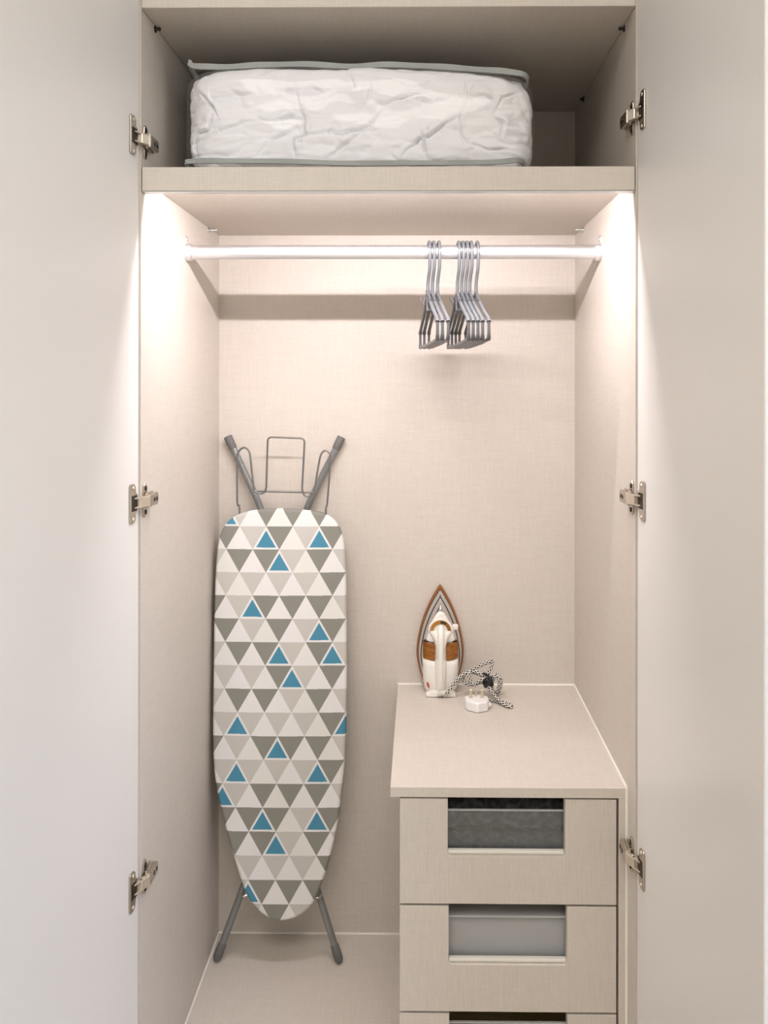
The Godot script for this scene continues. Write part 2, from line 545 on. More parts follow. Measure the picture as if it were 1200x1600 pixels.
func make_hanger() -> Node3D:
	# the rail's top is the origin; z runs along the hanger towards the room
	var t := Node3D.new()
	var st := mb()
	tube(st, cr([Vector3(0, -0.096, 0), Vector3(0, -0.075, 0.001), Vector3(0.001, -0.060, 0.006), Vector3(0.0022, -0.046, 0.013), Vector3(0.0025, -0.024, 0.0165), Vector3(0.0025, -0.006, 0.0155), Vector3(0.0022, 0.0035, 0.008), Vector3(0.002, 0.0048, 0), Vector3(0.0018, 0.001, -0.009), Vector3(0.0015, -0.010, -0.0155), Vector3(0.001, -0.022, -0.0175)], 5), 0.0033, 10)
	commit("hook", st, M.hanger, t)
	st = mb()
	for q in [-1.0, 1.0]:
		var line := cr([Vector3(0, -0.090, 0.0), Vector3(0, -0.101, 0.022 * q), Vector3(0, -0.121, 0.075 * q), Vector3(0, -0.143, 0.145 * q), Vector3(0, -0.154, 0.182 * q), Vector3(0, -0.161, 0.192 * q)], 4)
		var thick := []
		for i in line.size(): thick.append(0.0034 + 0.0005 * smoothstep(15, 18, i))
		tube(st, line, thick, 10)
		# strap notch: a small hook that stands on each arm
		tube(st, cr([Vector3(-0.001, -0.112, 0.062 * q), Vector3(-0.005, -0.104, 0.064 * q), Vector3(-0.0085, -0.098, 0.066 * q), Vector3(-0.008, -0.094, 0.067 * q)], 3), 0.0018, 8)
	commit("shoulder_arms", st, M.hanger, t)
	st = mb()
	for q in [-1.0, 1.0]:
		tube(st, [Vector3(0, -0.158, 0.1905 * q), Vector3(0, -0.170, 0.1915 * q), Vector3(0, -0.181, 0.1915 * q), Vector3(0, -0.187, 0.1905 * q), Vector3(0, -0.192, 0.188 * q)], [0.0028, 0.0026, 0.0029, 0.0037, 0.0034], 10)
	tube(st, [Vector3(0, -0.190, -0.19), Vector3(0, -0.192, -0.1), Vector3(0, -0.192, 0.1), Vector3(0, -0.190, 0.19)], 0.0033, 10)
	commit("trouser_bar", st, M.hanger, t)
	st = mb()
	tube(st, cr([Vector3(0, -0.098, -0.012), Vector3(0, -0.115, -0.012), Vector3(0, -0.127, -0.009), Vector3(0, -0.130, 0), Vector3(0, -0.125, 0.007)], 4), [0.0026, 0.0026, 0.0026, 0.0026, 0.0026, 0.0026, 0.0027, 0.0028, 0.003, 0.003, 0.003, 0.003, 0.0031, 0.0032, 0.0034, 0.0036, 0.0036], 8)
	commit("tie_hook", st, M.hanger, t)
	return t

func make_iron() -> void:
	var base := Vector3(0.098, 0.5622, -0.5545)
	var t := thing("clothes_iron", base, "white and chrome clothes iron with copper rim standing on its heel", "iron")
	# y up along the sole, z out of the sole towards the room; the sole leans back a touch
	var L := Transform3D(Basis(Vector3(1, 0, 0), deg_to_rad(-0.6)), base + Vector3(0, 0.0, 0))
	var outline := func(k: float, dy: float, lo: float) -> Array:
		var right := [Vector2(0, 0.2260), Vector2(0.0045, 0.2215), Vector2(0.018, 0.199), Vector2(0.031, 0.172), Vector2(0.0415, 0.143), Vector2(0.049, 0.112), Vector2(0.0525, 0.085), Vector2(0.0518, 0.066), Vector2(0.0485, 0.047), Vector2(0.0435, 0.028), Vector2(0.037, 0.011), Vector2(0.033, 0.004)]
		var o := []
		for p in right: o.append(p)
		for i in range(right.size() - 1, 0, -1): o.append(Vector2(-right[i].x, right[i].y))
		var q := []
		for p in cr(o, 3, true):
			var yy: float = p.y
			q.append(Vector2(p.x * k, lo + (yy - 0.004) / 0.222 * (0.226 - dy - lo)))
		return q
	var st := mb()
	prism(st, outline.call(1.0, 0.0, 0.004), 0.0, 0.0105, 0.0022, L, 3, true)
	commit("soleplate", st, M.copper, t)
	st = mb()
	prism(st, outline.call(0.935, 0.009, 0.008), 0.0100, 0.0132, 0.001, L, 2, true)
	commit("rim_gasket", st, M.nickel_dark, t)
	st = mb()
	prism(st, outline.call(0.915, 0.0105, 0.009), 0.0128, 0.0185, 0.002, L, 3, true)
	commit("upper_plate", st, M.satin, t)
	st = mb()
	prism(st, outline.call(0.83, 0.024, 0.010), 0.0180, 0.0200, 0.0005, L, 1, true)
	commit("seam", st, M.nickel_dark, t)
	# chrome cowl: rings that narrow as they rise off the plate
	st = mb()
	var rings := []
	for lv in [[0.80, 0.026, 0.0195], [0.79, 0.027, 0.026], [0.74, 0.030, 0.034], [0.66, 0.036, 0.042], [0.54, 0.046, 0.0475], [0.36, 0.062, 0.050]]:
		var ring := PackedVector3Array()
		for p in outline.call(lv[0], lv[1], 0.012): ring.append(L * Vector3(p.x, p.y, lv[2]))
		if Geometry2D.is_polygon_clockwise(PackedVector2Array(outline.call(lv[0], lv[1], 0.012))): ring.reverse()
		rings.append(ring)
	loft(st, rings, 1, true)
	commit("cowl", st, M.chrome, t)
	# small slot in the cowl
	st = mb()
	lathe(st, [Vector2(0.0024, 0), Vector2(0.0024, 0.001), Vector2(0.001, 0.0014)], 12, L * Transform3D(Basis(Vector3(1, 0, 0), Vector3(0, 0, 1), Vector3(0, -1, 0)), Vector3(0, 0.1835, 0.0335)))
	commit("screw", st, M.nickel_dark, t)
	st = mb()
	lathe(st, [Vector2(0.0016, 0), Vector2(0.0016, 0.001), Vector2(0.0006, 0.0014)], 12, L * Transform3D(Basis(Vector3(1, 0, 0), Vector3(0, 0, 1), Vector3(0, -1, 0)), Vector3(0, 0.204, 0.0183)))
	commit("screw", st, M.nickel_dark, t)
	# white collar under the dial
	st = mb()
	var col := [Vector2(0.0325, 0.105), Vector2(0.0300, 0.122), Vector2(0.0235, 0.145), Vector2(0.0150, 0.163), Vector2(0.007, 0.1745), Vector2(0, 0.1775)]
	var full := col.duplicate()
	for i in range(col.size() - 2, -1, -1): full.append(Vector2(-col[i].x, col[i].y))
	prism(st, full, 0.040, 0.0545, 0.006, L, 4, true)
	commit("collar", st, M.white_plastic, t)
	# lower body
	st = mb()
	rings = []
	for lv in [[0.0, 0.030, 0.046], [0.004, 0.0335, 0.054], [0.012, 0.0365, 0.0605], [0.030, 0.0385, 0.063], [0.060, 0.0395, 0.063], [0.0745, 0.0395, 0.062], [0.0755, 0.0375, 0.059], [0.108, 0.0365, 0.056], [0.1085, 0.030, 0.052]]:
		var ring := PackedVector3Array()
		var n := 28
		for k in n:
			var a := -TAU * k / n
			var zz: float = 0.036 + (lv[2] - 0.036) * sgnpow(sin(a), 0.6) if sin(a) > 0 else 0.036 + 0.017 * sgnpow(sin(a), 0.6)
			ring.append(L * Vector3(sgnpow(cos(a), 0.55) * lv[1], lv[0], zz))
		rings.append(ring)
	loft(st, rings, 1, true)
	commit("body", st, M.white_plastic, t)
	for q in [-1.0, 1.0]:
		st = mb()
		rings = []
		for i in 8:
			var x: float = lerpf(0.0115, 0.0385, i / 7.0)
			var z := 0.0635 - 0.012 * pow(i / 7.0, 3.0)
			var ring := PackedVector3Array()
			for p in [Vector2(0.0735 + 0.0035 * i / 7.0, 0.0), Vector2(0.1085 + 0.004 * i / 7.0, 0.0), Vector2(0.1085 + 0.004 * i / 7.0, -0.012), Vector2(0.0735 + 0.0035 * i / 7.0, -0.012)]:
				ring.append(L * Vector3(x * q, p.x, z + p.y))
			if q < 0: ring.reverse()
			rings.append(ring)
		var uv := []
		for i in 8: uv.append(i / 7.0 * 0.6)
		loft(st, rings, -1, true, uv)
		tag(commit("wood_insert", st, M.wood, t), "wood-grain insert beside the handle")
		st = mb()
		prism(st, [Vector2(0.0105 * q, 0.1085), Vector2(0.037 * q, 0.1125), Vector2(0.036 * q, 0.1155), Vector2(0.0105 * q, 0.1115)], 0.045, 0.0545, 0.0005, L)
		commit("shadow_gap", st, M.black, t)
	# handle: a rounded bar from the heel to a flared head
	st = mb()
	rings = []
	for lv in [[0.000, 0.0105, 0.0680, 0.052], [0.006, 0.0120, 0.0735, 0.052], [0.030, 0.0130, 0.0760, 0.054], [0.0785, 0.0128, 0.0790, 0.056], [0.0800, 0.0120, 0.0785, 0.056], [0.0815, 0.0125, 0.0795, 0.056], [0.105, 0.0120, 0.0790, 0.056], [0.118, 0.0165, 0.0750, 0.050], [0.130, 0.0240, 0.0690, 0.048], [0.1365, 0.0262, 0.0640, 0.048], [0.1372, 0.0255, 0.0600, 0.048]]:
		var ring := PackedVector3Array()
		for k in 24:
			var a := -TAU * k / 24
			ring.append(L * Vector3(sgnpow(cos(a), 0.7) * lv[1], lv[0], lv[3] + (lv[2] - lv[3]) * (sin(a) if sin(a) > 0 else sin(a) * 0.3)))
		rings.append(ring)
	loft(st, rings, 1, true)
	commit("handle", st, M.white_plastic, t)
	st = mb()
	tube(st, [L * Vector3(0, 0.03, 0.072), L * Vector3(0, 0.10, 0.0765), L * Vector3(0, 0.128, 0.073), L * Vector3(0, 0.140, 0.0665), L * Vector3(0, 0.1465, 0.0585)], [0.0062, 0.0066, 0.0075, 0.0078, 0.005], 14)
	commit("handle_ridge", st, M.white_plastic, t)
	# temperature dial
	st = mb()
	var ring_o := arc(Vector2(0, 0.1365), 0.0232, 0, 180, 24)
	var ring_i := arc(Vector2(0, 0.1365), 0.0150, 180, 0, 24)
	prism(st, arc(Vector2(0, 0.1365), 0.0270, -4, 184, 24), 0.048, 0.0570, 0.002, L, 2)
	commit("dial_rim", st, M.white_plastic, t)
	st = mb()
	prism(st, ring_o + ring_i, 0.0565, 0.0582, 0.0, L)
	var dial := commit("temperature_dial", st, M.dial, t)
	st = mb()
	for a in [86, 76, 66, 56, 40, 30, 20, 8]:
		var r := deg_to_rad(a)
		var wd := 0.0014 if a > 50 else 0.0006
		var e := Vector2(cos(r), sin(r))
		var f := Vector2(-e.y, e.x)
		var c := Vector2(0, 0.1365)
		prism(st, [c + e * 0.0165 - f * wd, c + e * 0.0222 - f * wd, c + e * 0.0222 + f * wd, c + e * 0.0165 + f * wd], 0.0580, 0.0586, 0.0, L)
	commit("dial_marking", st, M.black, dial)
	st = mb()
	bx(st, Vector3(0.026, 0.138, 0.043), Vector3(0.0385, 0.149, 0.055), 0.002, L)
	commit("button", st, M.white_plastic, t)
	# heel rest
	st = mb()
	for q in [-1.0, 1.0]:
		prism(st, [Vector2(0.006 * q, 0.0), Vector2(0.0315 * q, 0.0), Vector2(0.0315 * q, 0.0055), Vector2(0.022 * q, 0.009), Vector2(0.010 * q, 0.0115), Vector2(0.006 * q, 0.0115)], 0.055, 0.0775, 0.0012, L, 2)
	bx(st, Vector3(-0.010, 0.0, 0.052), Vector3(0.010, 0.010, 0.075), 0.0015, L)
	commit("heel_rest", st, M.white_plastic, t)
	st = mb()
	prism(st, [Vector2(-0.0298, 0.0275), Vector2(-0.0262, 0.0245), Vector2(-0.0238, 0.0145), Vector2(-0.0268, 0.0150), Vector2(-0.0300, 0.0205)], 0.0590, 0.0625, 0.0003, L)
	commit("red_tag", st, M.red, t)
	st = mb()
	tube(st, [L * Vector3(-0.004, 0.004, 0.079), L * Vector3(-0.001, 0.010, 0.081), L * Vector3(0.005, 0.0105, 0.082), L * Vector3(0.010, 0.0115, 0.083)], [0.0048, 0.0062, 0.0058, 0.0042], 14)
	commit("cord_grommet", st, M.grommet, t)
	# power cord: one braided run, folded into a bundle under a black tie
	var P := [Vector3(0.106, 0.5725, -0.472), Vector3(0.112, 0.576, -0.470), Vector3(0.119, 0.585, -0.470), Vector3(0.130, 0.598, -0.475), Vector3(0.148, 0.613, -0.478), Vector3(0.176, 0.627, -0.480), Vector3(0.196, 0.635, -0.482), Vector3(0.208, 0.6395, -0.484), Vector3(0.2095, 0.636, -0.484), Vector3(0.206, 0.626, -0.480), Vector3(0.200, 0.616, -0.474), Vector3(0.197, 0.607, -0.468),
		Vector3(0.185, 0.614, -0.470), Vector3(0.171, 0.619, -0.476), Vector3(0.161, 0.617, -0.478), Vector3(0.159, 0.607, -0.474), Vector3(0.163, 0.596, -0.470), Vector3(0.169, 0.593, -0.468), Vector3(0.179, 0.601, -0.466), Vector3(0.192, 0.608, -0.464), Vector3(0.201, 0.603, -0.470)]
	P += [Vector3(0.183, 0.609, -0.486), Vector3(0.162, 0.614, -0.488), Vector3(0.150, 0.610, -0.487), Vector3(0.146, 0.601, -0.485), Vector3(0.151, 0.592, -0.481), Vector3(0.166, 0.590, -0.477), Vector3(0.182, 0.595, -0.475), Vector3(0.199, 0.599, -0.475), Vector3(0.214, 0.609, -0.481), Vector3(0.224, 0.605, -0.485), Vector3(0.228, 0.591, -0.486), Vector3(0.224, 0.575, -0.484), Vector3(0.217, 0.5665, -0.482), Vector3(0.210, 0.577, -0.478), Vector3(0.207, 0.592, -0.473), Vector3(0.212, 0.610, -0.466), Vector3(0.220, 0.612, -0.462), Vector3(0.222, 0.595, -0.461), Vector3(0.216, 0.577, -0.464), Vector3(0.206, 0.582, -0.462), Vector3(0.197, 0.594, -0.456), Vector3(0.201, 0.591, -0.450), Vector3(0.210, 0.580, -0.444), Vector3(0.222, 0.571, -0.430), Vector3(0.236, 0.5665, -0.416), Vector3(0.243, 0.5663, -0.415), Vector3(0.242, 0.5664, -0.424), Vector3(0.227, 0.5664, -0.440), Vector3(0.210, 0.5665, -0.448), Vector3(0.195, 0.569, -0.446)]
	st = mb()
	tube(st, cr(P, 5), 0.0037, 10)
	var cord := commit("power_cord", st, M.cord, t)
	st = mb()
	rings = []
	for i in 9:
		var a := PI * i / 8
		var ring := PackedVector3Array()
		var c := Vector3(0.199, 0.600, -0.466) + Vector3(0.25, -0.9, 0.15).normalized() * (-cos(a) * 0.010)
		for k in 14:
			var b := TAU * k / 14
			var u := Vector3(0.95, 0.27, 0).normalized()
			var v := Vector3(0, 0.16, 0.98)
			ring.append(c + (u * cos(b) * 0.0115 + v * sin(b) * 0.0130) * (0.72 + 0.28 * sin(a)) * (1.0 + 0.12 * sin(b * 3 + i)))
		rings.append(ring)
	if (rings[0][1] - rings[0][0]).cross(rings[0][2] - rings[0][1]).dot(rings[1][0] - rings[0][0]) < 0:
		for i in 9:
			var rr: PackedVector3Array = rings[i]
			rr.reverse()
			rings[i] = rr
	loft(st, rings, 1, true)
	tube(st, cr([Vector3(0.190, 0.594, -0.450), Vector3(0.197, 0.600, -0.449), Vector3(0.203, 0.609, -0.451), Vector3(0.198, 0.616, -0.458), Vector3(0.189, 0.618, -0.466)], 4), 0.0028, 8)
	tag(commit("cable_tie", st, M.black, cord), "black tie round the bundled cord")
	# plug, lying on its back with the pins up
	var pc := Vector3(0.1715, 0.5622, -0.421)
	st = mb()
	var K := Transform3D(Basis(Vector3(1, 0, 0), Vector3(0, 0, 1), Vector3(0, -1, 0)), pc) * Transform3D(Basis.IDENTITY, Vector3.ZERO)
	# in K: x right, y towards the viewer reversed, z up
	K = Transform3D(Basis(Vector3(1, 0, 0), Vector3(0, 0, -1), Vector3(0, 1, 0)), pc)
	var body := [Vector2(-0.0245, 0.006), Vector2(-0.0245, -0.012), Vector2(-0.021, -0.021), Vector2(-0.004, -0.034), Vector2(0.002, -0.035), Vector2(0.021, -0.026), Vector2(0.0245, -0.014), Vector2(0.0245, 0.006), Vector2(0.015, 0.016), Vector2(-0.013, 0.016)]
	prism(st, body, 0.0, 0.021, 0.0035, K, 3)
	bx(st, Vector3(0.018, -0.010, 0.001), Vector3(0.030, 0.004, 0.012), 0.003, K)
	var plug := commit("plug", st, M.plug_plastic, t)
	for q in [[-0.0125, -0.004, 0.0065, 0.0040], [0.0110, -0.004, 0.0065, 0.0040], [-0.001, 0.009, 0.0040, 0.0080]]:
		st = mb()
		bx(st, Vector3(q[0] - q[2] / 2, q[1] - q[3] / 2, 0.0205), Vector3(q[0] + q[2] / 2, q[1] + q[3] / 2, 0.0385), 0.0008, K)
		commit("plug_pin", st, M.brass, plug)

func make_board() -> void:
	var t := thing("ironing_board", Vector3(-0.25, 0, -0.465), "folded ironing board with grey, white and blue triangle cover leaning upright", "ironing board")
	var U := Vector3(0, 0.861, -0.060).normalized()
	var L := Transform3D(Basis(Vector3.RIGHT, U, Vector3.RIGHT.cross(U)), Vector3(-0.2417, 0.1053, -0.43))
	var o := [Vector2(0.0, 0.0), Vector2(-0.0298, 0.0088), Vector2(-0.0544, 0.0294), Vector2(-0.0752, 0.0604), Vector2(-0.0978, 0.1228), Vector2(-0.1179, 0.1883), Vector2(-0.1350, 0.254), Vector2(-0.1445, 0.307), Vector2(-0.1485, 0.3802), Vector2(-0.1496, 0.5143), Vector2(-0.1500, 0.6497), Vector2(-0.1477, 0.7453), Vector2(-0.1430, 0.7933), Vector2(-0.1323, 0.8236), Vector2(-0.1117, 0.8443), Vector2(-0.0854, 0.8555), Vector2(-0.0479, 0.8611), Vector2(-0.0061, 0.8626), Vector2(0.0357, 0.860), Vector2(0.0719, 0.8559), Vector2(0.0956, 0.8477), Vector2(0.1138, 0.8312), Vector2(0.1251, 0.8065), Vector2(0.1308, 0.7804), Vector2(0.1340, 0.7189), Vector2(0.1363, 0.583), Vector2(0.1372, 0.4485), Vector2(0.1352, 0.3419), Vector2(0.1302, 0.2822), Vector2(0.1199, 0.1965), Vector2(0.1015, 0.1178), Vector2(0.0844, 0.0681), Vector2(0.0672, 0.0329), Vector2(0.0390, 0.0093)]
	var st := mb()
	prism(st, cr(o, 4, true), -0.026, 0.0, 0.007, L, 5, true, Transform2D(Vector2(1 / 0.32, 0), Vector2(0, -1 / 0.9), Vector2(0.5, 1.0)))
	commit("board_cover", st, M.cover, t)
	# two bent leg tubes that cross behind the board
	var A := [Vector3(-0.3790, 0.0135, -0.4600), Vector3(-0.3255, 0.157, -0.4745), Vector3(-0.300, 0.235, -0.490), Vector3(-0.228, 0.860, -0.535), Vector3(-0.1985, 0.963, -0.5345), Vector3(-0.1275, 1.1080, -0.5455)]
	var B := [Vector3(-0.1205, 0.0135, -0.4570), Vector3(-0.1700, 0.157, -0.4730), Vector3(-0.195, 0.235, -0.483), Vector3(-0.272, 0.860, -0.5300), Vector3(-0.3005, 0.963, -0.5330), Vector3(-0.3725, 1.1090, -0.5455)]
	# lay the crossing stretches one behind the other
	A[2] += Vector3(0, 0, -0.016); A[3] += Vector3(0, 0, -0.006)
	B[2] += Vector3(0, 0, 0.001); B[3] += Vector3(0, 0, 0.012)
	for leg in [A, B]:
		st = mb()
		tube(st, bend(leg, 0.03, 4), 0.0074, 16)
		var lg := commit("leg", st, M.tube_grey, t)
		for e in [[0, 1], [5, 4]]:
			var p: Vector3 = leg[e[0]]
			var d: Vector3 = (leg[e[1]] - p).normalized()
			st = mb()
			if e[0] == 0:
				tube(st, [p - d * 0.011, p - d * 0.009, p - d * 0.003, p + d * 0.006, p + d * 0.026, p + d * 0.028], [0.003, 0.0066, 0.0092, 0.0097, 0.0089, 0.0078], 16)
			else:
				tube(st, [p - d * 0.012, p - d * 0.0105, p + d * 0.016, p + d * 0.019], [0.0078, 0.0096, 0.0088, 0.0078], 16)
			commit("rubber_foot", st, M.rubber, lg)
	# clips that hold the lower tubes against the board
	for c in [Vector3(-0.3150, 0.146, -0.457), Vector3(-0.1715, 0.147, -0.452)]:
		var s := -1.0 if c.x < -0.25 else 1.0
		st = mb()
		tube(st, bend([c + Vector3(-0.016 * s, 0.004, -0.004), c, c + Vector3(0.010 * s, -0.003, 0.004), c + Vector3(0.014 * s, -0.002, -0.010)], 0.006, 4), 0.0022, 8)
		commit("clip", st, M.chrome, t)
	# wire iron rest above the board's square end
	var w := func(p: Vector2) -> Vector3: return Vector3(p.x, p.y, -0.4965 - (p.y - 0.95) * 0.07)
	var W := []
	for p in [Vector2(-0.3408, 0.945), Vector2(-0.3415, 0.972), Vector2(-0.3460, 0.9785), Vector2(-0.3475, 1.072), Vector2(-0.3442, 1.0895), Vector2(-0.3335, 1.0975), Vector2(-0.3235, 1.0915), Vector2(-0.3188, 1.076), Vector2(-0.3108, 1.0125), Vector2(-0.3040, 1.0008), Vector2(-0.2953, 0.9975), Vector2(-0.2865, 1.0010), Vector2(-0.2830, 1.0120)]: W.append(w.call(p))
	var W1 := cr(W, 4)
	W = []
	for p in [Vector2(-0.2830, 1.0120), Vector2(-0.2812, 1.1205), Vector2(-0.2000, 1.1178), Vector2(-0.2046, 1.0080)]: W.append(w.call(p))
	W1 += bend(W, 0.010, 5).slice(1)
	W = []
	for p in [Vector2(-0.2046, 1.0080), Vector2(-0.2005, 0.9958), Vector2(-0.1917, 0.9912), Vector2(-0.1825, 0.9955), Vector2(-0.1779, 1.0060), Vector2(-0.1673, 1.0700), Vector2(-0.1622, 1.0855), Vector2(-0.1545, 1.0914), Vector2(-0.1466, 1.0865), Vector2(-0.1437, 1.0720), Vector2(-0.1493, 0.978), Vector2(-0.1520, 0.9700), Vector2(-0.1523, 0.945)]: W.append(w.call(p))
	W1 += cr(W, 4).slice(1)
	st = mb()
	tube(st, W1, 0.0021, 10)
	var rest := commit("iron_rest", st, M.wire, t)
	st = mb()
	tube(st, [Vector3(-0.3093, 1.0022, -0.5045), Vector3(-0.1805, 0.9997, -0.5045)], 0.0021, 10)
	commit("cross_wire", st, M.wire, rest)

func seg_dist(p: Vector2, a: Vector2, b: Vector2) -> float:
	var ab := b - a
	return p.distance_to(a + ab * clampf((p - a).dot(ab) / ab.length_squared(), 0, 1))

func make_duvet() -> void:
	var folds := [[0.131,1.754,0.128,1.724,0.121,1.681,0.119,1.654,0.127,1.635], [-0.160,1.736,-0.157,1.709,-0.144,1.687,-0.144,1.660,-0.162,1.647,-0.162,1.617], [-0.285,1.667,-0.258,1.673,-0.236,1.682,-0.182,1.684,-0.139,1.687], [-0.225,1.620,-0.193,1.649,-0.160,1.673], [-0.104,1.616,-0.068,1.647,-0.030,1.676,-0.009,1.701], [-0.147,1.653,-0.095,1.662,-0.052,1.666,-0.019,1.671], [-0.030,1.703,0.013,1.719,0.078,1.730], [0.019,1.616,0.056,1.649,0.089,1.670,0.121,1.694]]
	folds += [[-0.301,1.720,-0.263,1.727,-0.225,1.728], [-0.323,1.736,-0.307,1.709,-0.290,1.693], [-0.334,1.666,-0.312,1.671,-0.296,1.695], [-0.323,1.617,-0.334,1.644,-0.329,1.671], [0.175,1.694,0.191,1.724,0.220,1.734], [0.175,1.694,0.197,1.675,0.191,1.654], [0.143,1.726,0.170,1.718,0.184,1.708], [-0.068,1.768,-0.059,1.741,-0.084,1.730,-0.139,1.714], [0.127,1.640,0.175,1.631,0.208,1.635], [0.035,1.713,0.100,1.716], [-0.036,1.708,-0.032,1.746], [-0.193,1.725,-0.149,1.738,-0.095,1.733], [0.056,1.661,0.062,1.616]]
	var segs := []
	for f in folds:
		var m: float = f.size() / 2.0 - 1.0
		for i in range(0, f.size() - 2, 2): segs.append([Vector2(f[i], f[i + 1]), Vector2(f[i + 2], f[i + 3]), (i / 2) / m, (i / 2 + 1) / m])
	var nz := FastNoiseLite.new()
	nz.seed = 21
	nz.frequency = 9.0
	nz.fractal_octaves = 3
	var cz := FastNoiseLite.new()
	cz.seed = 8
	cz.frequency = 14.0
	cz.fractal_type = FastNoiseLite.FRACTAL_RIDGED
	cz.fractal_octaves = 2
	var wz2 := FastNoiseLite.new()
	wz2.seed = 61
	wz2.frequency = 16.0
	wz2.fractal_octaves = 2
	var fz := FastNoiseLite.new()
	fz.seed = 31
	fz.frequency = 28.0
	fz.fractal_octaves = 2
	var push := func(p: Vector3, n: Vector3) -> float:
		var d := nz.get_noise_3d(p.x, p.y * 1.8, p.z) * 0.0032 - 0.0050 * pow(maxf(cz.get_noise_3d(p.x * 0.7 + p.y * 0.4, p.y * 1.6 - p.x * 0.3, p.z), 0), 2.0)
		d += fz.get_noise_3d(p.x * 0.35, p.y * 2.2, p.z * 0.35) * 0.0014
		var end := smoothstep(0.225, 0.30, absf(p.x + 0.053))
		d -= end * 0.006 * maxf(cz.get_noise_3d(p.x, p.y * 1.3 + 4.0, p.z * 0.8), 0)
		if p.z > -0.16:
			# folds wander a little, fade at their ends and swell on one side
			var q := Vector2(p.x + wz2.get_noise_2d(p.x, p.y) * 0.007, p.y + wz2.get_noise_2d(p.x + 7.0, p.y) * 0.007)
			var near := 1.0
			var deep := 0.0
			var side := 1.0
			for s in segs:
				if absf(q.x - s[0].x) < 0.09:
					var ab: Vector2 = s[1] - s[0]
					var t := clampf((q - s[0]).dot(ab) / ab.length_squared(), 0, 1)
					var dist: float = q.distance_to(s[0] + ab * t)
					if dist < near:
						near = dist
						side = signf(ab.cross(q - s[0]))
						var w := lerpf(s[2], s[3], t)
						deep = pow(sin(PI * clampf(w, 0.02, 0.98)), 0.7) * (0.75 + 0.6 * wz2.get_noise_2d(p.x * 0.6 + 3.0, p.y * 0.6))
			d += deep * (-0.0098 * exp(-pow(near / 0.0023, 2)) + (0.0062 if side > 0 else 0.0012) * exp(-pow((near - 0.004) / 0.010, 2)))
		d -= 0.010 * smoothstep(-0.05, 0.24, p.x) * smoothstep(1.70, 1.78, p.y)
		return d
	var t := thing("duvet", Vector3(-0.053, 1.5895, -0.23), "white quilted duvet folded inside the clear storage bag on the shelf", "duvet")
	var st := mb()
	puff(st, Vector3(-0.0515, 1.6885, -0.225), Vector3(0.3020, 0.0920, 0.1650), 0.24, 7.0, 420, 460, push)
	commit("quilt", st, M.quilt, t)
	# the clear bag round it
	var b := thing("storage_bag", Vector3(-0.053, 1.5895, -0.23), "clear vinyl bedding bag with grey bound edges on the middle shelf", "bag")
	var wz := FastNoiseLite.new()
	wz.seed = 40
	wz.frequency = 12.0
	var push2 := func(p: Vector3, _n: Vector3) -> float:
		return wz.get_noise_3d(p.x * 0.8, p.y * 2.6, p.z) * 0.0012 - 0.010 * smoothstep(-0.05, 0.24, p.x) * smoothstep(1.70, 1.78, p.y)
	st = mb()
	puff(st, Vector3(-0.0515, 1.6870, -0.225), Vector3(0.3060, 0.0940, 0.1685), 0.22, 7.4, 110, 120, push2)
	commit("vinyl_cover", st, M.vinyl, b)
	# binding: flat strips that stand off the top and bottom front edges and run back along the ends
	for part in [[[Vector3(-0.343, 1.7720, -0.32), Vector3(-0.344, 1.7770, -0.16), Vector3(-0.3415, 1.7850, -0.078), Vector3(-0.330, 1.7775, -0.070), Vector3(-0.28, 1.7770, -0.072), Vector3(-0.22, 1.7800, -0.073), Vector3(-0.15, 1.7815, -0.073), Vector3(-0.07, 1.7775, -0.073), Vector3(0.0, 1.7800, -0.073), Vector3(0.07, 1.7765, -0.071), Vector3(0.14, 1.7710, -0.069), Vector3(0.20, 1.7650, -0.066), Vector3(0.233, 1.7600, -0.074), Vector3(0.237, 1.7600, -0.16), Vector3(0.236, 1.7600, -0.32)], 0.0085], [[Vector3(-0.345, 1.6050, -0.30), Vector3(-0.346, 1.6055, -0.14), Vector3(-0.343, 1.6100, -0.066), Vector3(-0.332, 1.6130, -0.058), Vector3(-0.25, 1.6130, -0.056), Vector3(-0.16, 1.6115, -0.056), Vector3(-0.06, 1.6085, -0.056), Vector3(0.05, 1.6090, -0.056), Vector3(0.13, 1.6090, -0.056), Vector3(0.19, 1.6115, -0.058), Vector3(0.221, 1.6150, -0.066), Vector3(0.232, 1.6125, -0.12), Vector3(0.235, 1.6075, -0.30)], 0.0075]]:
		st = mb()
		var path := cr(part[0], 6)
		var rings := []
		for i in path.size():
			var d: Vector3 = (path[mini(i + 1, path.size() - 1)] - path[maxi(i - 1, 0)]).normalized()
			var side := d.cross(Vector3.UP).normalized()
			var up := side.cross(d).normalized()
			var hh: float = part[1]
			var lean := side * (0.0018 * sin(i * 0.7))
			rings.append(PackedVector3Array([path[i] - up * hh * 0.55 + side * 0.0022, path[i] - side * 0.0022 - up * hh * 0.55, path[i] - side * 0.0014 + up * hh * 0.55 + lean, path[i] + side * 0.0014 + up * hh * 0.55 + lean]))
		loft(st, rings, -1, true)
		commit("binding", st, M.binding, b)

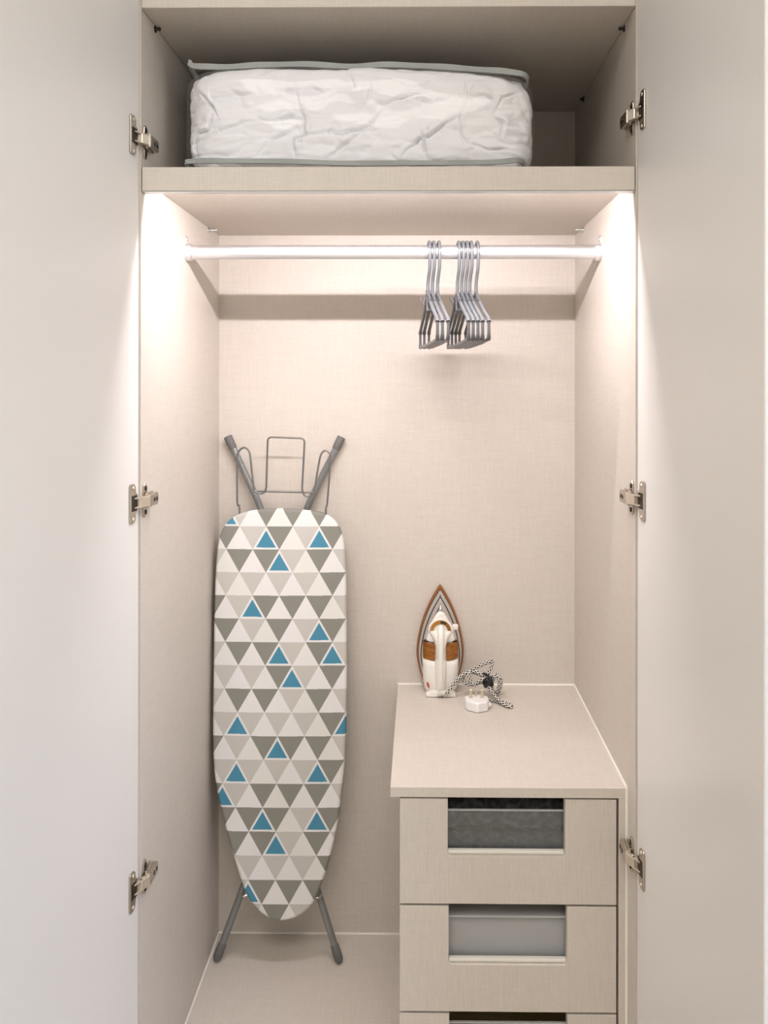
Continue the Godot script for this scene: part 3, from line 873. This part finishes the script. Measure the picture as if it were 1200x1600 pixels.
func make_drawers() -> void:
	var t := thing("drawer_unit", Vector3(0.2, 0, -0.3), "beige three-drawer unit with glass-front cutouts standing against right wall", "drawer unit")
	commit("worktop", box(Vector3(0.0035, 0.5445, -0.559), Vector3(0.3995, 0.562, -0.0535), 0.0008), M.laminate, t)
	commit("side_panel", box(Vector3(0.0215, 0.0, -0.558), Vector3(0.0375, 0.5445, -0.076)), M.laminate, t)
	commit("side_panel", box(Vector3(0.366, 0.0, -0.558), Vector3(0.382, 0.5445, -0.0765)), M.laminate, t)
	commit("filler_strip", box(Vector3(0.3862, 0.0, -0.20), Vector3(0.3995, 0.5445, -0.0538), 0.0005), M.laminate_drawer, t)
	commit("back_panel", box(Vector3(0.0375, 0.0, -0.558), Vector3(0.366, 0.5445, -0.550)), M.drawer_inside, t)
	for q in [[0.3645, 0.5410, 0.4450, 0.1000, 0.2968], [0.1835, 0.3605, 0.2630, 0.1018, 0.3002], [0.0040, 0.1795, 0.0820, 0.1030, 0.3010]]:
		var y0: float = q[0]
		var y1: float = q[1]
		var yc: float = q[2]
		var r := 0.006
		var o := [Vector2(0.0195, y0), Vector2(0.3828, y0), Vector2(0.3828, y1), Vector2(q[4], y1)]
		o += arc(Vector2(q[4] - r, yc + r), r, 0, -90, 6)
		o += arc(Vector2(q[3] + r, yc + r), r, -90, -180, 6)
		o += [Vector2(q[3], y1), Vector2(0.0195, y1)]
		var st := mb()
		prism(st, o, -0.0745, -0.0565, 0.0006, Transform3D.IDENTITY, 1)
		var dr := commit("drawer_front", st, M.laminate_drawer, t)
		# the box behind it, open at the top
		st = mb()
		var zb := -0.52
		bx(st, Vector3(0.042, y0 + 0.010, zb), Vector3(0.054, y1 - 0.030, -0.081))
		bx(st, Vector3(0.350, y0 + 0.010, zb), Vector3(0.362, y1 - 0.030, -0.081))
		bx(st, Vector3(0.054, y0 + 0.010, zb), Vector3(0.350, y1 - 0.030, zb + 0.012))
		bx(st, Vector3(0.054, y0 + 0.010, zb + 0.012), Vector3(0.350, y0 + 0.018, -0.081))
		commit("drawer_box", st, M.drawer_inside, dr)
		st = mb()
		bx(st, Vector3(q[3] - 0.012, yc - 0.012, -0.0795), Vector3(q[4] + 0.012, y1 - 0.0285, -0.0750))
		commit("glass_pane", st, M.glass, dr)
		st = mb()
		bx(st, Vector3(q[3] - 0.012, y1 - 0.0285, -0.0797), Vector3(q[4] + 0.012, y1 - 0.0272, -0.0748))
		tag(commit("glass_edge", st, M.glass_edge, dr), "polished pale top edge of glass")
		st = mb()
		bx(st, Vector3(q[3] + 0.0005, yc + 0.0003, -0.0715), Vector3(q[4] - 0.0005, yc + 0.0060, -0.0630), 0.0008)  # pale strip laid along the foot of each cutout
		tag(commit("foot_strip", st, M.caulk, dr), "white strip along the foot of glass")
	# what lies in them
	var nz := FastNoiseLite.new()
	nz.seed = 77
	nz.frequency = 60.0
	nz.fractal_octaves = 3
	var push := func(p: Vector3, _n: Vector3) -> float: return nz.get_noise_3d(p.x, p.y, p.z) * 0.0060
	for k in [[0.4225, 0.033, "folded dark grey fluffy towel at bottom of the top drawer"], [0.4955, 0.0285, "folded dark grey fluffy towel uppermost in the top drawer"]]:
		var tw := thing("towel", Vector3(0.2, k[0] - k[1], -0.24), k[2], "towel", "grey towels in the top drawer")
		var st := mb()
		puff(st, Vector3(0.2, k[0], -0.235), Vector3(0.140, k[1], 0.142), 0.35, 9.0, 110, 120, push)
		commit("folded_layers", st, M.towel, tw)
	var cl := thing("folded_cloth", Vector3(0.2, 0.202, -0.24), "plain pale grey folded cloth filling the middle drawer behind its glass", "cloth")
	var st2 := mb()
	var push3 := func(p: Vector3, _n: Vector3) -> float: return nz.get_noise_3d(p.x * 0.1, p.y * 0.2, p.z * 0.1) * 0.003
	puff(st2, Vector3(0.2, 0.2690, -0.225), Vector3(0.140, 0.0640, 0.1385), 0.16, 14.0, 60, 80, push3)
	commit("cloth_layers", st2, M.grey_cloth, cl)

func shelf_pin(at: Vector3, s: float, label: String, reach := 0.018, m := "chrome") -> void:
	var t := thing("shelf_pin", at, label, "shelf pin", "metal pins that carry the shelves")
	var st := mb()
	lathe(st, [Vector2(0.0025, -0.011), Vector2(0.0025, 0.0), Vector2(0.006, 0.0), Vector2(0.006, 0.0015), Vector2(0.0028, 0.002), Vector2(0.0028, reach), Vector2(0.002, reach + 0.001)], 14, Transform3D(Basis(Vector3(0, 1, 0), Vector3(-s, 0, 0), Vector3(0, 0, 1)), at))
	commit("pin", st, M[m], t)

# ------------------------------------------------------------------ scene
func _ready() -> void:
	var cam := Camera3D.new()
	cam.name = "camera"
	cam.near = 0.05
	cam.far = 60.0
	cam.projection = Camera3D.PROJECTION_FRUSTUM
	cam.keep_aspect = Camera3D.KEEP_HEIGHT
	cam.size = 2.0 * 0.05 * 800.0 / 1387.0
	cam.frustum_offset = Vector2(-40.574, -200.972) / 1387.0 * 0.05
	cam.transform = Transform3D(Basis(Vector3.UP, 0.01164) * Basis(Vector3.RIGHT, -0.00047) * Basis(Vector3.BACK, 0.00096), Vector3(0.05322, 1.23945, 1.43484))
	add_child(cam)
	cam.current = true

	var env := Environment.new()
	var sky := Sky.new()
	var ps := ProceduralSkyMaterial.new()
	ps.sky_top_color = Color(0.62, 0.70, 0.82)
	ps.sky_horizon_color = Color(0.88, 0.89, 0.91)
	ps.ground_bottom_color = Color(0.45, 0.44, 0.42)
	ps.ground_horizon_color = Color(0.78, 0.77, 0.76)
	ps.sun_angle_max = 0.0
	sky.sky_material = ps
	env.background_mode = Environment.BG_SKY
	env.sky = sky
	env.background_energy_multiplier = 9.0
	env.tonemap_mode = Environment.TONE_MAPPER_LINEAR
	env.tonemap_exposure = 1.26
	env.sdfgi_enabled = true
	env.ssao_enabled = true
	env.ssil_enabled = true
	var we := WorldEnvironment.new()
	we.name = "environment"
	we.environment = env
	add_child(we)

	make_materials()
	# added room lamp, out of view, and the shelf strip light
	added_panel_lamp(Vector3(-0.1, 2.5, 1.75), Vector2(1.2, 1.2), 2.2, Color(1.0, 0.975, 0.94))
	var led := AreaLight3D.new()
	led.name = "strip_glow"
	led.area_size = Vector2(0.66, 0.007)
	led.position = Vector3(0, 1.5640, -0.0222)
	led.rotation.x = deg_to_rad(-52)
	led.light_energy = 0.44
	led.light_color = Color(1.0, 0.968, 0.982)
	led.area_range = 6.0
	led.area_attenuation = 2.0
	led.shadow_enabled = true
	add_child(led)

	# ---- wardrobe carcass
	struct("wall_left", box(Vector3(-0.418, -0.06, -0.58), Vector3(-0.4, 2.3, 0.0)), M.laminate, "beige linen-textured left side wall inside the wardrobe", "wall")
	struct("wall_right", box(Vector3(0.4, -0.06, -0.58), Vector3(0.418, 2.3, 0.0)), M.laminate, "beige linen-textured right side wall inside the wardrobe", "wall")
	struct("wall_back", box(Vector3(-0.4, -0.06, -0.58), Vector3(0.4, 2.3, -0.5603)), M.laminate, "beige linen-textured back wall of the wardrobe", "wall")
	struct("floor", box(Vector3(-0.4, -0.06, -0.5603), Vector3(0.4, 0.0, 0.0), 0.0), M.laminate, "beige wardrobe floor under the ironing board", "floor")
	struct("ceiling", box(Vector3(-0.4, 2.28, -0.5603), Vector3(0.4, 2.3, 0.0)), M.laminate, "beige top board that closes the wardrobe", "ceiling")
	make_door(-1.0, [1.633, 1.047, 0.430], "tall pale grey wardrobe door standing open on the left", "door_1")
	make_door(1.0, [1.6705, 1.053, 0.4725], "tall warm white wardrobe door standing open on the right", "door_2")
	# caulk beads
	var bead := func(called: String, a: Vector3, b: Vector3, label: String) -> void:
		var st := mb()
		tube(st, [a, b], 0.0026, 8)
		struct(called, st, M.caulk, label, "caulk")
	bead.call("trim_1", Vector3(-0.3995, 0.0005, -0.56), Vector3(-0.3995, 0.0005, -0.001), "white caulk line where floor meets left wall")
	bead.call("trim_2", Vector3(-0.4, 0.0005, -0.5598), Vector3(0.4, 0.0005, -0.5598), "white caulk line where floor meets back wall")
	bead.call("trim_3", Vector3(0.0035, 0.5625, -0.5598), Vector3(0.4, 0.5625, -0.5598), "white caulk line where worktop meets back wall")
	bead.call("trim_4", Vector3(0.3996, 0.5625, -0.56), Vector3(0.3996, 0.5625, -0.054), "white caulk line where worktop meets right wall")
	bead.call("trim_5", Vector3(0.3996, 0.0, -0.0535), Vector3(0.3996, 0.562, -0.0535), "upright white caulk line between drawer unit and right wall")

	# ---- the bedroom the wardrobe opens to
	struct("wall_front", box(Vector3(-2.0, -0.1, -0.04), Vector3(-0.47, 2.5, -0.02)), M.plaster, "white wall to the left of the wardrobe", "wall")
	struct("wall_front", box(Vector3(0.47, -0.1, -0.04), Vector3(2.0, 2.5, -0.02)), M.plaster, "white wall to the right of the wardrobe", "wall")
	struct("wall_front", box(Vector3(-0.47, 2.3, -0.04), Vector3(0.47, 2.5, 0.0)), M.plaster, "white wall above the wardrobe", "wall")
	struct("baseboard_front", box(Vector3(-0.47, -0.1, -0.05), Vector3(0.47, -0.06, -0.03)), M.plaster, "plinth under the wardrobe", "baseboard")
	struct("wall_west", box(Vector3(-2.1, -0.1, -0.04), Vector3(-2.0, 2.5, 3.6)), M.plaster, "white bedroom wall on the far left", "wall")
	var st := mb()
	bx(st, Vector3(2.0, -0.1, -0.04), Vector3(2.1, 2.5, 1.2))
	bx(st, Vector3(2.0, -0.1, 3.0), Vector3(2.1, 2.5, 3.6))
	bx(st, Vector3(2.0, -0.1, 1.2), Vector3(2.1, 0.5, 3.0))
	bx(st, Vector3(2.0, 2.2, 1.2), Vector3(2.1, 2.5, 3.0))
	struct("wall_east", st, M.plaster, "white bedroom wall with an added window on the right", "wall")
	struct("wall_south", box(Vector3(-2.1, -0.1, 3.6), Vector3(2.1, 2.5, 3.7)), M.plaster, "white bedroom wall behind the viewpoint", "wall")
	struct("floor", box(Vector3(-2.1, -0.2, -0.04), Vector3(2.1, -0.1, 3.7)), M.oak, "pale wood bedroom floor in front of the wardrobe", "floor")
	struct("ceiling", box(Vector3(-2.1, 2.5, -0.04), Vector3(2.1, 2.6, 3.7)), M.plaster, "white bedroom ceiling", "ceiling")
	st = mb()
	for q in [[1.2, 1.25], [2.075, 2.125], [2.95, 3.0]]: bx(st, Vector3(2.03, 0.5, q[0]), Vector3(2.07, 2.2, q[1]))
	for q in [[0.5, 0.55], [2.15, 2.2]]: bx(st, Vector3(2.03, q[0], 1.25), Vector3(2.07, q[1], 2.95))
	var win := struct("window_1", st, M.plaster, "added white bedroom window with two panes on the right", "window")  # added window, never in view, lets daylight onto the doors
	for q in [[1.25, 2.075], [2.125, 2.95]]: commit("pane", box(Vector3(2.048, 0.55, q[0]), Vector3(2.052, 2.15, q[1])), M.window_glass, win)

	# ---- shelves
	var sh := thing("shelf", Vector3(0, 1.571, -0.28), "middle beige shelf with deep front lip and light strip carrying the bag", "shelf")
	commit("shelf_board", box(Vector3(-0.3995, 1.571, -0.5598), Vector3(0.3995, 1.589, -0.018)), M.laminate, sh)
	commit("front_lip", box(Vector3(-0.3985, 1.5508, -0.018), Vector3(0.3985, 1.5892, 0.0), 0.0006), M.laminate, sh)
	commit("strip_light", box(Vector3(-0.335, 1.5672, -0.027), Vector3(0.335, 1.571, -0.0185), 0.001), M.led, sh)
	commit("lip_edging", box(Vector3(-0.3985, 1.5492, -0.018), Vector3(0.3985, 1.5508, -0.002)), M.glass_edge, sh)
	var sh2 := thing("shelf", Vector3(0, 1.8475, -0.28), "upper beige shelf board above the bagged duvet", "shelf")
	commit("shelf_board", box(Vector3(-0.3995, 1.8475, -0.5598), Vector3(0.3995, 1.8655, 0.0), 0.0006), M.laminate, sh2)
	shelf_pin(Vector3(-0.4, 1.5655, -0.455), -1.0, "shelf pin under the middle shelf at the left wall")
	shelf_pin(Vector3(0.4, 1.5655, -0.455), 1.0, "shelf pin under the middle shelf at the right wall")
	shelf_pin(Vector3(-0.4, 1.8425, -0.075), -1.0, "shelf pin under the upper shelf at the left wall", 0.009, "nickel_dark")
	shelf_pin(Vector3(0.4, 1.8425, -0.080), 1.0, "shelf pin under front of the upper shelf at the right wall", 0.009, "nickel_dark")
	shelf_pin(Vector3(0.4, 1.8425, -0.455), 1.0, "shelf pin under back of the upper shelf at the right wall", 0.007, "nickel_dark")

	# ---- rail and hangers
	var rail := thing("clothes_rail", Vector3(0, 1.478, -0.275), "silver oval clothes rail running between the wardrobe side walls", "clothes rail")
	st = mb()
	var rr := []
	for x in [-0.393, 0.393]:
		var ring := PackedVector3Array()
		for k in 32:
			var a := -TAU * k / 32
			ring.append(Vector3(x, 1.4915 + sgnpow(sin(a), 0.75) * 0.0135, -0.275 + cos(a) * 0.0075))
		rr.append(ring)
	loft(st, rr, 1, true)
	commit("rail_tube", st, M.alu, rail)
	for s in [-1.0, 1.0]:
		st = mb()
		mx = -s
		var K := Transform3D(Basis(Vector3(0, 0, -1), Vector3.UP, Vector3(1, 0, 0)), Vector3(-0.4, 1.4915, -0.275))
		prism(st, arc(Vector2(0, -0.004), 0.0125, 180, 360, 10) + [Vector2(0.0125, 0.010), Vector2(0.006, 0.016), Vector2(0.006, 0.026)] + arc(Vector2(0, 0.026), 0.006, 0, 180, 8) + [Vector2(-0.006, 0.016), Vector2(-0.0125, 0.010)], 0.0, 0.0025, 0.0006, K, 1)
		prism(st, arc(Vector2(0, -0.006), 0.0105, 180, 360, 10) + arc(Vector2(0, 0.006), 0.0105, 0, 180, 10), 0.0, 0.012, 0.001, K, 2)
		lathe(st, [Vector2(0.0035, 0), Vector2(0.0035, 0.001), Vector2(0.002, 0.0018)], 12, K * Transform3D(Basis(Vector3(1, 0, 0), Vector3(0, 0, 1), Vector3(0, -1, 0)), Vector3(0, 0.025, 0.0025)))
		mx = 1.0
		commit("end_bracket", st, M.alu, rail)
	var proto := make_hanger()
	var lab := ["left hanger of the group of three grey hangers on the rail", "middle hanger of the group of three grey hangers on the rail", "right hanger of the group of three grey hangers on the rail", "left-end hanger of the group of five grey hangers on the rail", "second hanger from the left in the group of five grey hangers", "middle hanger in the group of five grey hangers on the rail", "second hanger from the right in the group of five grey hangers", "right-end hanger of five, hanging a little apart from the other four"]
	var hx := [[0.0700, 4.4], [0.0785, 4.4], [0.0885, 4.4], [0.1265, 3.4], [0.1345, 3.4], [0.1425, 3.4], [0.1505, 3.4], [0.1625, 3.0]]
	for i in 8:
		var h: Node3D = proto if i == 0 else proto.duplicate()
		h.name = numbered("clothes_hanger")
		add_child(h, true)
		h.position = Vector3(hx[i][0] - 0.0022, 1.5051, -0.275)
		h.rotation.y = deg_to_rad(hx[i][1])
		tag(h, lab[i], "hanger", "grey plastic hangers on the rail")

	make_duvet()
	make_drawers()
	make_board()
	make_iron()
